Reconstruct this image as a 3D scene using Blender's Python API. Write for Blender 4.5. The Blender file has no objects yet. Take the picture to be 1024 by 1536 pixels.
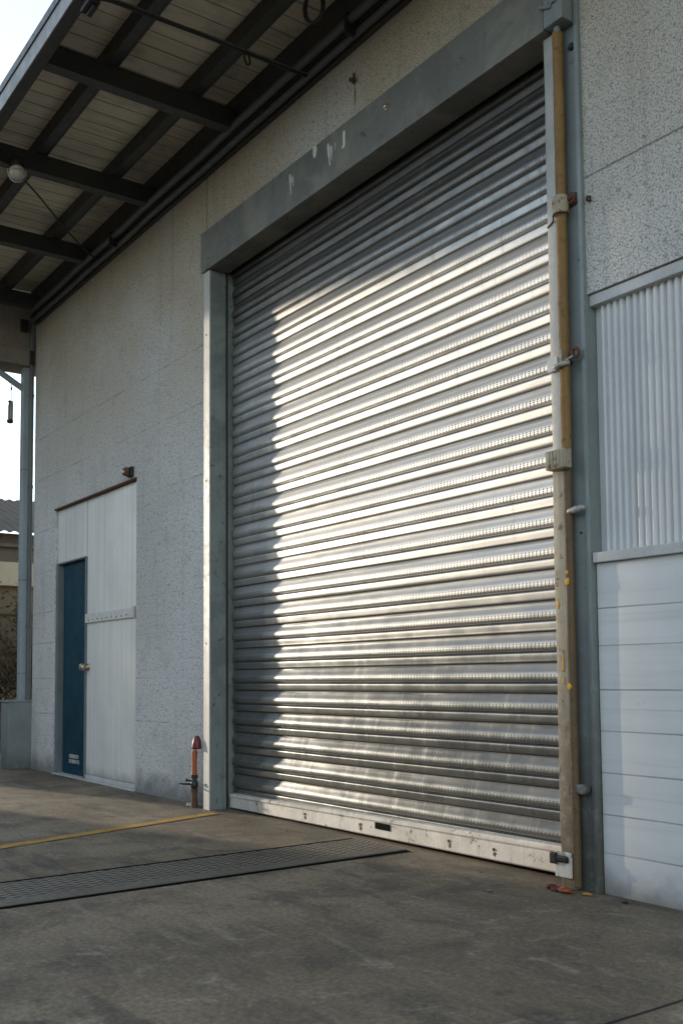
import bpy, bmesh, math, random
from mathutils import Vector, Matrix, noise
R = math.radians
random.seed(7)
scene = bpy.context.scene
COL = scene.collection

# ------------------------------------------------------------------ helpers: objects
def tag(o, label=None, cat=None, group=None, kind=None):
    if label: o['label'] = label
    if cat: o['category'] = cat
    if group: o['group'] = group
    if kind: o['kind'] = kind
    return o

def thing(name, loc, label, cat, group=None):
    o = bpy.data.objects.new(name, None)
    o.empty_display_size = .1
    COL.objects.link(o)
    o.location = loc
    return tag(o, label, cat, group)

def wloc(o):
    v = Vector((0, 0, 0))
    while o is not None:
        v = v + Vector(o.location); o = o.parent
    return v

def obj(name, bm, mat, parent=None, smooth=False, label=None, origin=None):
    """link a bmesh (in world coordinates) as one mesh object"""
    me = bpy.data.meshes.new(name)
    o = bpy.data.objects.new(name, me)
    COL.objects.link(o)
    if parent is not None:
        o.parent = parent
        off = wloc(parent)
    elif origin is not None:
        o.location = origin; off = Vector(origin)
    else:
        off = Vector((0, 0, 0))
    bmesh.ops.translate(bm, verts=bm.verts, vec=-off)
    if smooth:
        for f in bm.faces: f.smooth = True
    bm.to_mesh(me); bm.free()
    if smooth == 'auto':
        me.set_sharp_from_angle(angle=R(40))
    for m in (mat if isinstance(mat, (list, tuple)) else [mat]):
        me.materials.append(m)
    if label: o['label'] = label
    return o

def BM(): return bmesh.new()

def box(bm, lo, hi, bev=0., seg=2, mi=0, rot=None, piv=None):
    lo = Vector(lo); hi = Vector(hi)
    t = bmesh.new()
    bmesh.ops.create_cube(t, size=1)
    c = (lo + hi) / 2; s = hi - lo
    for v in t.verts:
        v.co = Vector((v.co.x * s.x, v.co.y * s.y, v.co.z * s.z)) + c
    if bev > 0:
        bmesh.ops.bevel(t, geom=list(t.edges), offset=bev, segments=seg, profile=.6, affect='EDGES')
    if rot is not None:
        bmesh.ops.rotate(t, verts=t.verts, cent=Vector(piv) if piv else c, matrix=rot)
    for f in t.faces: f.material_index = mi
    merge(bm, t)
    return bm

def merge(bm, t):
    me = bpy.data.meshes.new('tmp')
    t.to_mesh(me); t.free()
    bm.from_mesh(me)
    bpy.data.meshes.remove(me)

def tube(bm, pts, r, n=10, closed=False, caps=True):
    pts = [Vector(p) for p in pts]
    rs = r if isinstance(r, (list, tuple)) else [r] * len(pts)
    rings = []
    N = len(pts)
    prev = None
    for i, p in enumerate(pts):
        a = pts[(i - 1) % N] if (closed or i > 0) else p
        b = pts[(i + 1) % N] if (closed or i < N - 1) else p
        d = (b - a).normalized()
        ref = prev if prev is not None else (Vector((0, 0, 1)) if abs(d.z) < .9 else Vector((1, 0, 0)))
        u = (ref - d * ref.dot(d))
        if u.length < 1e-6: u = d.orthogonal()
        u.normalize(); prev = u
        w = d.cross(u)
        rings.append([bm.verts.new(p + (u * math.cos(2 * math.pi * k / n) + w * math.sin(2 * math.pi * k / n)) * rs[i]) for k in range(n)])
    for i in range(N if closed else N - 1):
        A = rings[i]; B = rings[(i + 1) % N]
        for k in range(n):
            bm.faces.new((A[k], A[(k + 1) % n], B[(k + 1) % n], B[k]))
    if caps and not closed:
        bm.faces.new(rings[0][::-1]); bm.faces.new(rings[-1])
    return bm

def lathe(bm, prof, org, axis='z', n=20, dirv=None):
    """prof: list of (radius, height) turned about an axis through org"""
    org = Vector(org)
    d = Vector(dirv) if dirv else {'x': Vector((1, 0, 0)), 'y': Vector((0, 1, 0)), 'z': Vector((0, 0, 1))}[axis]
    d.normalize()
    u = d.orthogonal().normalized(); w = d.cross(u)
    rings = []
    for r, h in prof:
        rings.append([bm.verts.new(org + d * h + (u * math.cos(2 * math.pi * k / n) + w * math.sin(2 * math.pi * k / n)) * max(r, 1e-4)) for k in range(n)])
    for A, B in zip(rings, rings[1:]):
        for k in range(n):
            bm.faces.new((A[k], A[(k + 1) % n], B[(k + 1) % n], B[k]))
    bm.faces.new(rings[0][::-1]); bm.faces.new(rings[-1])
    return bm

def catmull(pts, n=6):
    pts = [Vector(p) for p in pts]; out = []
    for i in range(len(pts) - 1):
        p0 = pts[max(i - 1, 0)]; p1 = pts[i]; p2 = pts[i + 1]; p3 = pts[min(i + 2, len(pts) - 1)]
        for k in range(n):
            t = k / n
            out.append(.5 * ((2 * p1) + (p2 - p0) * t + (2 * p0 - 5 * p1 + 4 * p2 - p3) * t * t + (3 * p1 - p0 - 3 * p2 + p3) * t ** 3))
    out.append(pts[-1]); return out

def blob(bm, c, r, seed=0, sub=2, amp=.3, sq=(1, 1, 1)):
    t = bmesh.new()
    bmesh.ops.create_icosphere(t, subdivisions=sub, radius=1)
    for v in t.verts:
        k = 1 + amp * noise.noise(v.co * 1.6 + Vector((seed * 3.1, seed, 0)))
        v.co = Vector((v.co.x * sq[0], v.co.y * sq[1], v.co.z * sq[2])) * (r * k) + Vector(c)
    merge(bm, t); return bm

# ------------------------------------------------------------------ helpers: materials
class N:
    def __init__(s, name):
        s.m = bpy.data.materials.new(name); s.m.use_nodes = True
        s.t = s.m.node_tree; s.t.nodes.clear()
        s.out = s.t.nodes.new('ShaderNodeOutputMaterial')
        s.b = s.t.nodes.new('ShaderNodeBsdfPrincipled')
        s.t.links.new(s.b.outputs[0], s.out.inputs[0])
        s._pos = None
    def new(s, typ, **kw):
        n = s.t.nodes.new(typ)
        for k, v in kw.items(): setattr(n, k, v)
        return n
    def link(s, a, b): s.t.links.new(a, b)
    def put(s, inp, v):
        if isinstance(v, bpy.types.NodeSocket): s.link(v, inp)
        elif isinstance(v, (tuple, list)):
            inp.default_value = tuple(v) + ((1,) if len(v) == 3 and inp.type == 'RGBA' else ())
        else: inp.default_value = v
    @property
    def pos(s):
        if s._pos is None:
            s._pos = s.new('ShaderNodeNewGeometry').outputs['Position']
        return s._pos
    def math(s, op, a, b=None, c=None, clamp=False):
        n = s.new('ShaderNodeMath', operation=op, use_clamp=clamp)
        s.put(n.inputs[0], a)
        if b is not None: s.put(n.inputs[1], b)
        if c is not None: s.put(n.inputs[2], c)
        return n.outputs[0]
    def xyz(s, v=None):
        n = s.new('ShaderNodeSeparateXYZ'); s.link(v or s.pos, n.inputs[0]); return n.outputs
    def scale(s, sc, v=None, off=(0, 0, 0)):
        n = s.new('ShaderNodeMapping'); s.link(v or s.pos, n.inputs[0])
        n.inputs['Scale'].default_value = sc if isinstance(sc, (tuple, list)) else (sc,) * 3
        n.inputs['Location'].default_value = off
        return n.outputs[0]
    def noise(s, sc=5, det=4, rough=.55, v=None, dist=0., off=(0, 0, 0)):
        n = s.new('ShaderNodeTexNoise'); n.inputs['Scale'].default_value = 1
        n.inputs['Detail'].default_value = det; n.inputs['Roughness'].default_value = rough
        n.inputs['Distortion'].default_value = dist
        s.link(s.scale(sc, v, off), n.inputs['Vector']); return n.outputs['Fac']
    def voro(s, sc=5, feat='F1', v=None, rand=1.):
        n = s.new('ShaderNodeTexVoronoi', feature=feat); n.inputs['Scale'].default_value = 1
        n.inputs['Randomness'].default_value = rand
        s.link(s.scale(sc, v), n.inputs['Vector']); return n.outputs['Distance']
    def ramp(s, f, lo, hi, a=0., b=1.):
        if lo > hi: lo, hi, a, b = hi, lo, b, a
        n = s.new('ShaderNodeMapRange', clamp=True, interpolation_type='SMOOTHSTEP')
        s.put(n.inputs[0], f); s.put(n.inputs[1], lo); s.put(n.inputs[2], hi); s.put(n.inputs[3], a); s.put(n.inputs[4], b)
        return n.outputs[0]
    def mix(s, f, a, b, blend='MIX'):
        n = s.new('ShaderNodeMix', data_type='RGBA', blend_type=blend)
        s.put(n.inputs[0], f); s.put(n.inputs[6], a); s.put(n.inputs[7], b); return n.outputs[2]
    def bump(s, h, strength=.3, dist=.01, prev=None):
        n = s.new('ShaderNodeBump'); n.inputs['Strength'].default_value = strength
        n.inputs['Distance'].default_value = dist
        s.link(h, n.inputs['Height'])
        if prev is not None: s.link(prev, n.inputs['Normal'])
        return n.outputs[0]
    def done(s, col, rough=.6, metal=0., norm=None, spec=None):
        s.put(s.b.inputs['Base Color'], col); s.put(s.b.inputs['Roughness'], rough); s.put(s.b.inputs['Metallic'], metal)
        if norm is not None: s.link(norm, s.b.inputs['Normal'])
        if spec is not None: s.put(s.b.inputs['Specular IOR Level'], spec)
        return s.m

def painted(name, col, dirt=(.05, .045, .038), rust=None, rough=.5, metal=0., amt=.5, rustamt=.5, sc=3., fine=60, bump=.15, zgrime=0., streak=True, spec=None, patch=None):
    """painted metal with stains, run marks, chips and slight unevenness"""
    n = N(name)
    big = n.noise(sc, 5, .6)
    fin = n.noise(fine, 3, .6)
    c = n.mix(n.ramp(big, .35, .7), col, tuple(x * .8 for x in col))
    if streak:
        st = n.noise((sc * 9, sc * 9, sc * .45), 4, .6)
        c = n.mix(n.math('MULTIPLY', n.ramp(st, .52, .75), amt), c, tuple(a * .45 + b * .55 for a, b in zip(col, dirt)))
    blot = n.noise(sc * 6, 6, .7, dist=.4)
    c = n.mix(n.math('MULTIPLY', n.ramp(blot, .60, .68), amt), c, dirt)
    if patch:
        c = n.mix(n.math('MULTIPLY', n.ramp(n.noise(sc * .9, 6, .68, dist=.6, off=(7, 3, 1)), .46, .62), .65), c, patch)
    if rust:
        rn = n.noise(sc * 3.3, 7, .72, off=(3.1, 1.7, .4))
        c = n.mix(n.ramp(rn, .66 - .16 * rustamt, .72 - .14 * rustamt), c, n.mix(fin, rust, tuple(x * .35 for x in rust)))
    if zgrime > 0:
        z = n.xyz()[2]
        g = n.math('MULTIPLY', n.ramp(n.math('ADD', z, n.math('MULTIPLY', big, -.5 * zgrime)), zgrime * .9, -.1 * zgrime - .05), .85)
        g = n.math('MULTIPLY', g, n.ramp(n.noise(sc * 5, 5, .7, off=(2, 2, 2)), .28, .52, .45, 1))
        c = n.mix(g, c, dirt)
    c = n.mix(.12, c, n.mix(fin, (0.02, .02, .02), tuple(min(1, x * 1.5) for x in col)))
    h = n.math('ADD', fin, n.math('MULTIPLY', big, 2))
    rg = n.ramp(blot, .3, .75, rough * .85, min(1, rough * 1.3))
    return n.done(c, rg, metal, n.bump(h, bump, .004), spec)

# ------------------------------------------------------------------ materials
def mat_stucco():
    n = N('stucco')
    x, y, z = n.xyz()
    f1 = n.noise(108, 4, .75); f2 = n.noise(34, 3, .65); big = n.noise(.7, 4, .55); mid = n.noise(5, 4, .6)
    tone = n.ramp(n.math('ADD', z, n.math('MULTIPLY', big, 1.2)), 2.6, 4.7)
    c = n.mix(tone, (.80, .80, .78), (.56, .475, .37))  # upper wall darker and tan: canopy shade partly put into the colour
    c = n.mix(n.ramp(big, .4, .75), c, (.66, .645, .61))
    c = n.mix(n.math('MULTIPLY', n.ramp(mid, .5, .8), .35), c, (.32, .315, .30))
    c = n.mix(n.math('MULTIPLY', n.ramp(f1, .47, .64), .88), c, (.10, .10, .098))
    c = n.mix(n.math('MULTIPLY', n.ramp(f2, .53, .69), .62), c, (.18, .177, .165))
    # horizontal pour seams, broken up
    br = n.noise((2.2, 2.2, .3), 3, .7)
    wob = n.math('MULTIPLY', n.math('SUBTRACT', n.noise(7, 2, .5), .5), .012)
    zz = n.math('ADD', z, wob)
    seam = None
    for zi, st in ((3.49, .9), (3.045, .8), (2.493, .65), (2.05, .4), (1.63, .7), (1.312, .7), (.947, .7), (.592, .95), (4.37, .3), (.28, .4)):
        d = n.math('ABSOLUTE', n.math('SUBTRACT', zz, zi))
        k = n.math('MULTIPLY', n.ramp(d, .007, .0015), st)
        seam = k if seam is None else n.math('MAXIMUM', seam, k)
    r = n.math('ABSOLUTE', n.math('SUBTRACT', n.math('ADD', z, 0), 3.23))
    seamr = n.math('MULTIPLY', n.ramp(r, .008, .002), n.math('GREATER_THAN', x, -3.0))
    left = n.math('LESS_THAN', x, -6.4)
    seam = n.math('MULTIPLY', n.math('MULTIPLY', seam, left), n.ramp(br, .38, .6))
    seam = n.math('MAXIMUM', seam, seamr)
    vj = n.math('ABSOLUTE', n.math('SUBTRACT', x, -6.652))
    vj = n.math('MULTIPLY', n.ramp(vj, .011, .005), n.math('GREATER_THAN', z, 4.25))
    seam = n.math('MAXIMUM', seam, vj)
    c = n.mix(n.math('MULTIPLY', seam, .55), c, (.07, .07, .07))
    # splash dirt at the foot and water runs
    foot = n.ramp(n.math('ADD', z, n.math('MULTIPLY', mid, -.25)), .12, -.12)
    c = n.mix(n.math('MULTIPLY', foot, .7), c, (.10, .095, .085))
    run = n.noise((7, 7, .35), 4, .6)
    c = n.mix(n.math('MULTIPLY', n.ramp(run, .55, .75), .3), c, (.20, .195, .185))
    h = n.math('ADD', n.math('MULTIPLY', f1, -1.0), n.math('MULTIPLY', f2, -1.1))
    nb = n.bump(h, .75, .006)
    nb = n.bump(n.math('MULTIPLY', seam, -1), .5, .006, nb)
    return n.done(c, .9, 0, nb, .2)

def mat_concrete_floor():
    n = N('concrete_floor')
    x, y, z = n.xyz()
    big = n.noise(.55, 5, .6, dist=.3); mid = n.noise(2.6, 6, .65, dist=.5); fin = n.noise(45, 4, .65); agg = n.noise(170, 2, .6)
    scuff = n.noise((1.6, 9, 1), 5, .65, dist=.6)
    c = n.mix(n.ramp(big, .3, .72), (.21, .16, .105), (.44, .345, .23))
    c = n.mix(n.math('MULTIPLY', n.ramp(mid, .44, .66), .75), c, (.130, .106, .080))
    c = n.mix(n.math('MULTIPLY', n.ramp(n.noise(6, 6, .7, dist=.8), .54, .70), .6), c, (.48, .405, .305))
    c = n.mix(n.math('MULTIPLY', n.ramp(scuff, .54, .70), .45), c, (.43, .365, .275))
    spot = n.noise(3.4, 3, .5, off=(5, 2, 0))
    c = n.mix(n.math('MULTIPLY', n.ramp(spot, .66, .76), .75), c, (.03, .029, .027))
    c = n.mix(n.ramp(fin, .35, .7), n.mix(.45, c, (.02, .018, .016)), c)
    c = n.mix(n.math('MULTIPLY', n.ramp(agg, .56, .70), .5), c, (.40, .36, .29))
    c = n.mix(n.math('MULTIPLY', n.ramp(n.noise(95, 3, .75, off=(3, 3, 3)), .56, .68), .6), c, (.055, .048, .04))
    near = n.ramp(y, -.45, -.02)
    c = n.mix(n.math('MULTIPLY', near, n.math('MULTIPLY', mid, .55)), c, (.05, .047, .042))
    # long faint wheel marks and dribbled stains
    tm = n.noise((.9, 5.5, 1), 4, .6, n.scale(1, n.pos), dist=.3, off=(2, 7, 0))
    c = n.mix(n.math('MULTIPLY', n.ramp(tm, .56, .68), .5), c, (.055, .05, .043))
    dots = n.noise(16, 4, .7, off=(1, 9, 0))
    c = n.mix(n.math('MULTIPLY', n.ramp(dots, .64, .72), .6), c, (.045, .041, .036))
    # saw-cut joint
    jw = n.math('ADD', n.math('ABSOLUTE', n.math('SUBTRACT', n.math('ADD', x, n.math('MULTIPLY', mid, .004)), -1.885)), 0)
    j = n.ramp(jw, .009, .004)
    c = n.mix(j, c, (.012, .012, .011))
    h = n.math('ADD', n.math('MULTIPLY', fin, .6), n.math('ADD', n.math('MULTIPLY', agg, .35), n.math('MULTIPLY', mid, 1.2)))
    nb = n.bump(h, .28, .005)
    nb = n.bump(n.math('MULTIPLY', j, -1), .7, .01, nb)
    return n.done(c, n.ramp(mid, .3, .8, .62, .85), 0, nb, .35)

def mat_shutter():
    n = N('galvanised_slats')
    uv = n.new('ShaderNodeUVMap').outputs[0]
    u, v, _ = n.xyz(uv)
    x, y, z = n.xyz()
    row = n.math('FLOOR', v)
    t = n.math('FRACT', v)
    # three rows of small holes over the crown of every slat
    du = n.math('MULTIPLY', n.math('SUBTRACT', n.math('FRACT', n.math('DIVIDE', u, .025)), .5), .025)
    dv = n.math('MULTIPLY', n.math('SUBTRACT', n.math('FRACT', n.math('DIVIDE', n.math('SUBTRACT', t, .465), .072)), .5), .0109)
    d = n.math('SQRT', n.math('ADD', n.math('MULTIPLY', du, du), n.math('MULTIPLY', n.math('MULTIPLY', dv, dv), .9)))
    hole = n.ramp(d, .0048, .0031)
    inb = n.math('MULTIPLY', n.math('GREATER_THAN', t, .465), n.math('LESS_THAN', t, .681))
    hole = n.math('MULTIPLY', hole, inb)
    # slots stamped in the interlock
    su = n.math('FRACT', n.math('DIVIDE', u, .018))
    slot = n.math('MULTIPLY', n.math('GREATER_THAN', su, .45), n.math('MULTIPLY', n.math('GREATER_THAN', t, .0), n.math('LESS_THAN', t, .075)))
    slot = n.math('MULTIPLY', slot, n.math('LESS_THAN', z, 1.75))
    hole = n.math('MULTIPLY', hole, n.ramp(z, 3.2, 2.4, .25, 1.))
    hole = n.math('MAXIMUM', hole, n.math('MULTIPLY', slot, .8))
    st = n.noise((1.3, 1, 55), 4, .6); st2 = n.noise((6, 1, 9), 5, .65); fin = n.noise((120, 60, 160), 2, .6)
    rowr = n.new('ShaderNodeTexWhiteNoise', noise_dimensions='1D'); n.link(row, rowr.inputs['W'])
    c = n.mix(n.ramp(st2, .3, .75), (.70, .69, .66), (.54, .53, .51))
    c = n.mix(n.math('MULTIPLY', n.ramp(st, .5, .75), .4), c, (.30, .30, .29))
    c = n.mix(n.math('MULTIPLY', rowr.outputs[0], .22), c, (.32, .325, .325))
    c = n.mix(n.ramp(n.math('ADD', z, n.math('MULTIPLY', n.math('SUBTRACT', st2, .5), .8)), 2.05, .6, 0, .80), c, (.15, .165, .17))  # lower slats painted darker, in place of the dimmer light there
    # rust film on a top slat, shade painted into the folds and upward faces
    zr = n.math('ABSOLUTE', n.math('SUBTRACT', z, 3.70))
    rust = n.math('MULTIPLY', n.ramp(zr, .05, .01), n.ramp(n.noise((.9, 1, 20), 4, .6), .40, .62))
    c = n.mix(n.math('MULTIPLY', rust, .7), c, (.35, .19, .08))
    c = n.mix(n.ramp(z, 3.0, 3.9, 0, .88), c, (.06, .055, .048))  # header shade painted into the metal, deepening towards the top
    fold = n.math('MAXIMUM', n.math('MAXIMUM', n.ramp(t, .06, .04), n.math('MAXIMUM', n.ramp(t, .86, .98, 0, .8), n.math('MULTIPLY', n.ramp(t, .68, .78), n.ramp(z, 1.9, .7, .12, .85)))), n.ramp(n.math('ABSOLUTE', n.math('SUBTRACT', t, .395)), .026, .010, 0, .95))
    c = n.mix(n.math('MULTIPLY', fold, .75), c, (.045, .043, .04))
    run = n.noise((22, 1, 1.2), 4, .65)
    dirt = n.math('MULTIPLY', n.ramp(run, .52, .75), .35)
    c = n.mix(dirt, c, (.20, .195, .185))
    c = n.mix(n.math('MULTIPLY', hole, .93), c, (.012, .012, .012))
    rg = n.math('ADD', n.math('ADD', n.ramp(st2, .25, .8, .34, .45), n.ramp(z, .5, 2.0, -.10, .09)), n.math('MULTIPLY', dirt, .3))
    rg = n.math('ADD', rg, n.math('MULTIPLY', hole, .5), clamp=True)
    metal = n.math('SUBTRACT', .93, n.math('MULTIPLY', n.math('MAXIMUM', hole, n.math('MULTIPLY', fold, .6)), .9))
    h = n.math('ADD', n.math('MULTIPLY', st, .5), n.math('ADD', n.math('MULTIPLY', fin, .5), n.math('MULTIPLY', hole, -.8)))
    return n.done(c, rg, metal, n.bump(h, .22, .0022))

def mat_mesh_grate():
    n = N('expanded_metal')
    x, y, z = n.xyz()
    a = n.math('DIVIDE', n.math('ADD', x, n.math('MULTIPLY', y, .42)), .046)
    b = n.math('DIVIDE', n.math('SUBTRACT', x, n.math('MULTIPLY', y, .42)), .046)
    fa = n.math('ABSOLUTE', n.math('SUBTRACT', n.math('FRACT', a), .5))
    fb = n.math('ABSOLUTE', n.math('SUBTRACT', n.math('FRACT', b), .5))
    strand = n.math('MAXIMUM', n.ramp(fa, .14, .07), n.ramp(fb, .14, .07))
    w = n.noise(4, 5, .65)
    c = n.mix(n.ramp(w, .35, .7), (.42, .36, .27), (.26, .225, .17))
    c = n.mix(n.ramp(n.noise(9, 5, .7), .55, .7), c, (.15, .105, .06))
    c = n.mix(strand, n.mix(n.ramp(w, .4, .7), (.022, .021, .018), (.055, .05, .042)), c)
    return n.done(c, .6, n.math('MULTIPLY', strand, .35), n.bump(strand, .8, .008))

def mat_deck():
    n = N('deck_boards')
    x, y, z = n.xyz()
    b = n.math('DIVIDE', x, .155)
    fr = n.math('ABSOLUTE', n.math('SUBTRACT', n.math('FRACT', b), .5))
    gap = n.ramp(fr, .455, .49)
    wn = n.new('ShaderNodeTexWhiteNoise', noise_dimensions='1D'); n.link(n.math('FLOOR', b), wn.inputs['W'])
    gr = n.noise((30, 2.5, 10), 4, .6)
    c = n.mix(wn.outputs[0], (.70, .62, .48), (.62, .55, .43))
    c = n.mix(n.math('MULTIPLY', n.ramp(gr, .45, .7), .35), c, (.22, .20, .17))
    c = n.mix(n.math('MULTIPLY', n.ramp(n.noise(2, 5, .6), .5, .7), .5), c, (.20, .18, .15))
    c = n.mix(n.math('MULTIPLY', gap, .7), c, (.05, .047, .04))
    return n.done(c, .8, 0, n.bump(n.math('MULTIPLY', gap, -1), .7, .01))

def mat_white_panel(name, col, bw=.0, horiz=False, zlines=(), tone=None, spec=.4, rough=.5):
    n = N(name)
    x, y, z = n.xyz()
    big = n.noise(1.3, 5, .6); st = n.noise((14, 14, .5) if not horiz else (.6, .6, 20), 4, .6); fin = n.noise(70, 3, .6)
    c = n.mix(n.ramp(big, .3, .75), col, tuple(k * .86 for k in col))
    c = n.mix(n.math('MULTIPLY', n.ramp(st, .45, .75), .4), c, tuple(k * .62 for k in col))
    sp = n.noise(9, 6, .72)
    c = n.mix(n.math('MULTIPLY', n.ramp(sp, .66, .74), .5), c, (.22, .21, .195))
    groove = None
    if bw:
        fr = n.math('ABSOLUTE', n.math('SUBTRACT', n.math('FRACT', n.math('DIVIDE', x, bw)), .5))
        groove = n.ramp(fr, .45, .49)
        c = n.mix(n.math('MULTIPLY', groove, .22), c, (.2, .2, .2))
    if zlines:
        wob = n.math('MULTIPLY', n.math('SUBTRACT', n.noise(3, 2, .5), .5), .006)
        zz = n.math('ADD', z, wob)
        for zi, k in zlines:
            l = n.math('MULTIPLY', n.ramp(n.math('ABSOLUTE', n.math('SUBTRACT', zz, zi)), .0055, .0015), k)
            groove = l if groove is None else n.math('MAXIMUM', groove, l)
        c = n.mix(n.math('MULTIPLY', groove, n.ramp(n.noise((1.5, 1.5, 4), 3, .6), .3, .65, .25, .7)), c, (.2, .2, .2))
        wn = n.noise((.9, .9, 5.4), 2, .4)
        c = n.mix(n.math('MULTIPLY', n.ramp(wn, .4, .65), .35), c, tuple(k * .8 for k in col))
    foot = n.ramp(n.math('ADD', z, n.math('MULTIPLY', n.noise(6, 4, .6), -.2)), .06, -.12)
    c = n.mix(n.math('MULTIPLY', foot, .75), c, (.13, .12, .105))
    h = n.math('ADD', n.math('MULTIPLY', fin, .3), n.math('MULTIPLY', big, 2.))
    if groove is not None: h = n.math('SUBTRACT', h, n.math('MULTIPLY', groove, 1.5))
    return n.done(c, n.ramp(big, .3, .7, rough * .85, rough * 1.15), 0, n.bump(h, .25, .004), spec)

M = {}
M['stucco'] = mat_stucco()
M['floor'] = mat_concrete_floor()
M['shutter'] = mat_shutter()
M['grate'] = mat_mesh_grate()
M['deck'] = mat_deck()
M['rail'] = painted('rail_paint', (.66, .62, .55), (.10, .085, .07), (.09, .055, .035), .5, 0, .9, .5, 4, 80, .3, patch=(.44, .395, .33))
M['teal'] = painted('teal_steel', (.235, .27, .255), (.04, .045, .042), None, .5, .05, .95, .2, 3.0, 60, .2, patch=(.125, .145, .14))
M['lintel'] = painted('lintel_steel', (.165, .165, .150), (.065, .056, .044), None, .5, .1, .8, .2, 2.2, 60, .15, streak=True, patch=(.27, .25, .20))
M['strip'] = painted('strip_paint', (.58, .56, .52), (.2, .18, .16), None, .5, 0, .4, .2, 3, 60, .15)
M['flange'] = painted('flange_steel', (.25, .285, .28), (.06, .052, .034), None, .5, .1, .45, .2, 2.2, 60, .12, zgrime=1.35)
M['post'] = painted('post_paint', (.48, .41, .29), (.075, .043, .016), (.25, .115, .03), .6, 0, .9, .62, 3.5, 90, .4, zgrime=1.25, patch=(.36, .32, .25))
M['guide'] = painted('guide_zinc', (.44, .43, .40), (.2, .18, .15), None, .5, .25, .6, .2, 4, 80, .3)
M['pipe'] = painted('rusty_pipe', (.27, .155, .05), (.10, .05, .02), (.15, .075, .025), .65, .1, .8, .55, 4, 110, .6)
M['rustdark'] = painted('dark_rusty_pipe', (.17, .11, .055), (.06, .035, .02), (.24, .15, .07), .65, .1, .8, .5, 6, 110, .6)
M['rust'] = painted('rust', (.14, .065, .04), (.03, .02, .015), (.25, .11, .05), .8, .1, .7, .6, 20, 160, .6)
M['darkmetal'] = painted('dark_metal', (.035, .035, .035), (.015, .014, .013), None, .5, .4, .5, .2, 10, 80, .2)
M['black'] = painted('black_rubber', (.012, .012, .012), (.02, .018, .016), None, .5, 0, .4, .2, 10, 80, .1, streak=False)
M['steelbeam'] = painted('canopy_steel', (.060, .059, .054), (.03, .027, .022), (.07, .045, .03), .5, .2, .4, .15, 3, 60, .1, streak=False)
M['fascia'] = painted('fascia_paint', (.17, .165, .155), (.16, .15, .14), None, .45, .1, .4, .2, 2, 60, .1)
M['bluecol'] = painted('column_paint', (.33, .39, .42), (.16, .16, .15), None, .5, .05, .4, .2, 2.5, 60, .12)
M['pipegrey'] = painted('downpipe_paint', (.12, .125, .125), (.05, .05, .045), None, .5, .1, .4, .2, 4, 60, .1)
M['doorwhite'] = mat_white_panel('door_white', (.82, .81, .775), .105, rough=.4)
M['corr'] = mat_white_panel('corrugated_white', (.74, .745, .74), 0, rough=.4)
M['boards'] = mat_white_panel('boards_white', (.78, .785, .775), 0, True, ((1.251, .9), (1.085, .45), (.89, .9), (.805, .3), (.708, 1.), (.526, .9), (.43, .25), (.344, 1.), (.177, .9)), rough=.55)
M['trim'] = painted('trim_paint', (.60, .60, .585), (.3, .28, .25), None, .5, 0, .35, .2, 4, 60, .1)
M['blue'] = painted('blue_door_paint', (.004, .052, .082), (.006, .03, .05), None, .5, 0, .1, .1, 1, 60, .03, streak=False, spec=.12)
M['doorframe'] = painted('door_frame_grey', (.17, .20, .21), (.08, .08, .075), None, .5, .1, .4, .2, 4, 60, .1)
M['dark'] = painted('dark_interior', (.006, .006, .006), (.006, .006, .006), None, .95, 0, 0, 0, 4, 60, .05, streak=False, spec=.03)
M['brass'] = painted('worn_brass', (.55, .45, .32), (.12, .09, .06), None, .3, .9, .4, .2, 20, 100, .1, streak=False)
M['yellow'] = painted('worn_yellow', (.52, .28, .05), (.16, .12, .07), (.14, .12, .09), .7, 0, .5, .55, 5, 60, .3, streak=False)
M['red'] = painted('red_cap', (.16, .018, .022), (.05, .015, .015), None, .4, 0, .5, .2, 20, 90, .2)
M['orange'] = painted('orange_pipe', (.42, .10, .03), (.15, .05, .025), (.12, .05, .03), .5, 0, .6, .5, 14, 90, .25)
M['ymark'] = painted('yellow_paint_mark', (.75, .38, .02), (.5, .25, .03), None, .55, 0, .5, .2, 30, 90, .1, streak=False)
M['wpaint'] = painted('white_paint', (.75, .74, .70), (.4, .38, .35), None, .6, 0, .5, .2, 25, 90, .1)
M['concrete'] = painted('beam_concrete', (.25, .225, .185), (.07, .062, .05), None, .85, 0, .7, .2, 2.6, 70, .5, streak=True, spec=.2)
M['plinth'] = painted('plinth_render', (.24, .27, .275), (.10, .105, .10), None, .88, 0, .5, .2, 3, 90, .8, spec=.2, zgrime=.25)
M['globe'] = painted('lamp_globe', (.62, .55, .48), (.3, .22, .16), None, .25, 0, .5, .2, 18, 90, .05, streak=False)
M['screen'] = painted('pale_wall', (.42, .37, .27), (.12, .10, .075), None, .9, 0, .8, .2, 1.2, 20, .4, spec=.1)
M['brownwall'] = painted('brown_wall', (.17, .13, .09), (.05, .04, .03), None, .9, 0, .9, .2, 1.1, 20, .6, spec=.1)
M['grime'] = painted('dark_ledge', (.14, .12, .095), (.04, .035, .03), None, .9, 0, .8, .2, 2, 20, .5, spec=.1)

def mat_leaf(name, a, b):
    n = N(name)
    r = n.new('ShaderNodeNewGeometry').outputs['Random Per Island']
    c = n.mix(r, a, b)
    return n.done(c, .6, 0, None, .3)
M['leaf'] = mat_leaf('dry_leaf', (.045, .05, .022), (.10, .085, .045))
M['twig'] = painted('twig_bark', (.07, .052, .036), (.03, .025, .02), None, .9, 0, .5, .2, 8, 40, .4, streak=False)

# ------------------------------------------------------------------ the setting
GROUND = []
bm = BM()
S = 420
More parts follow.
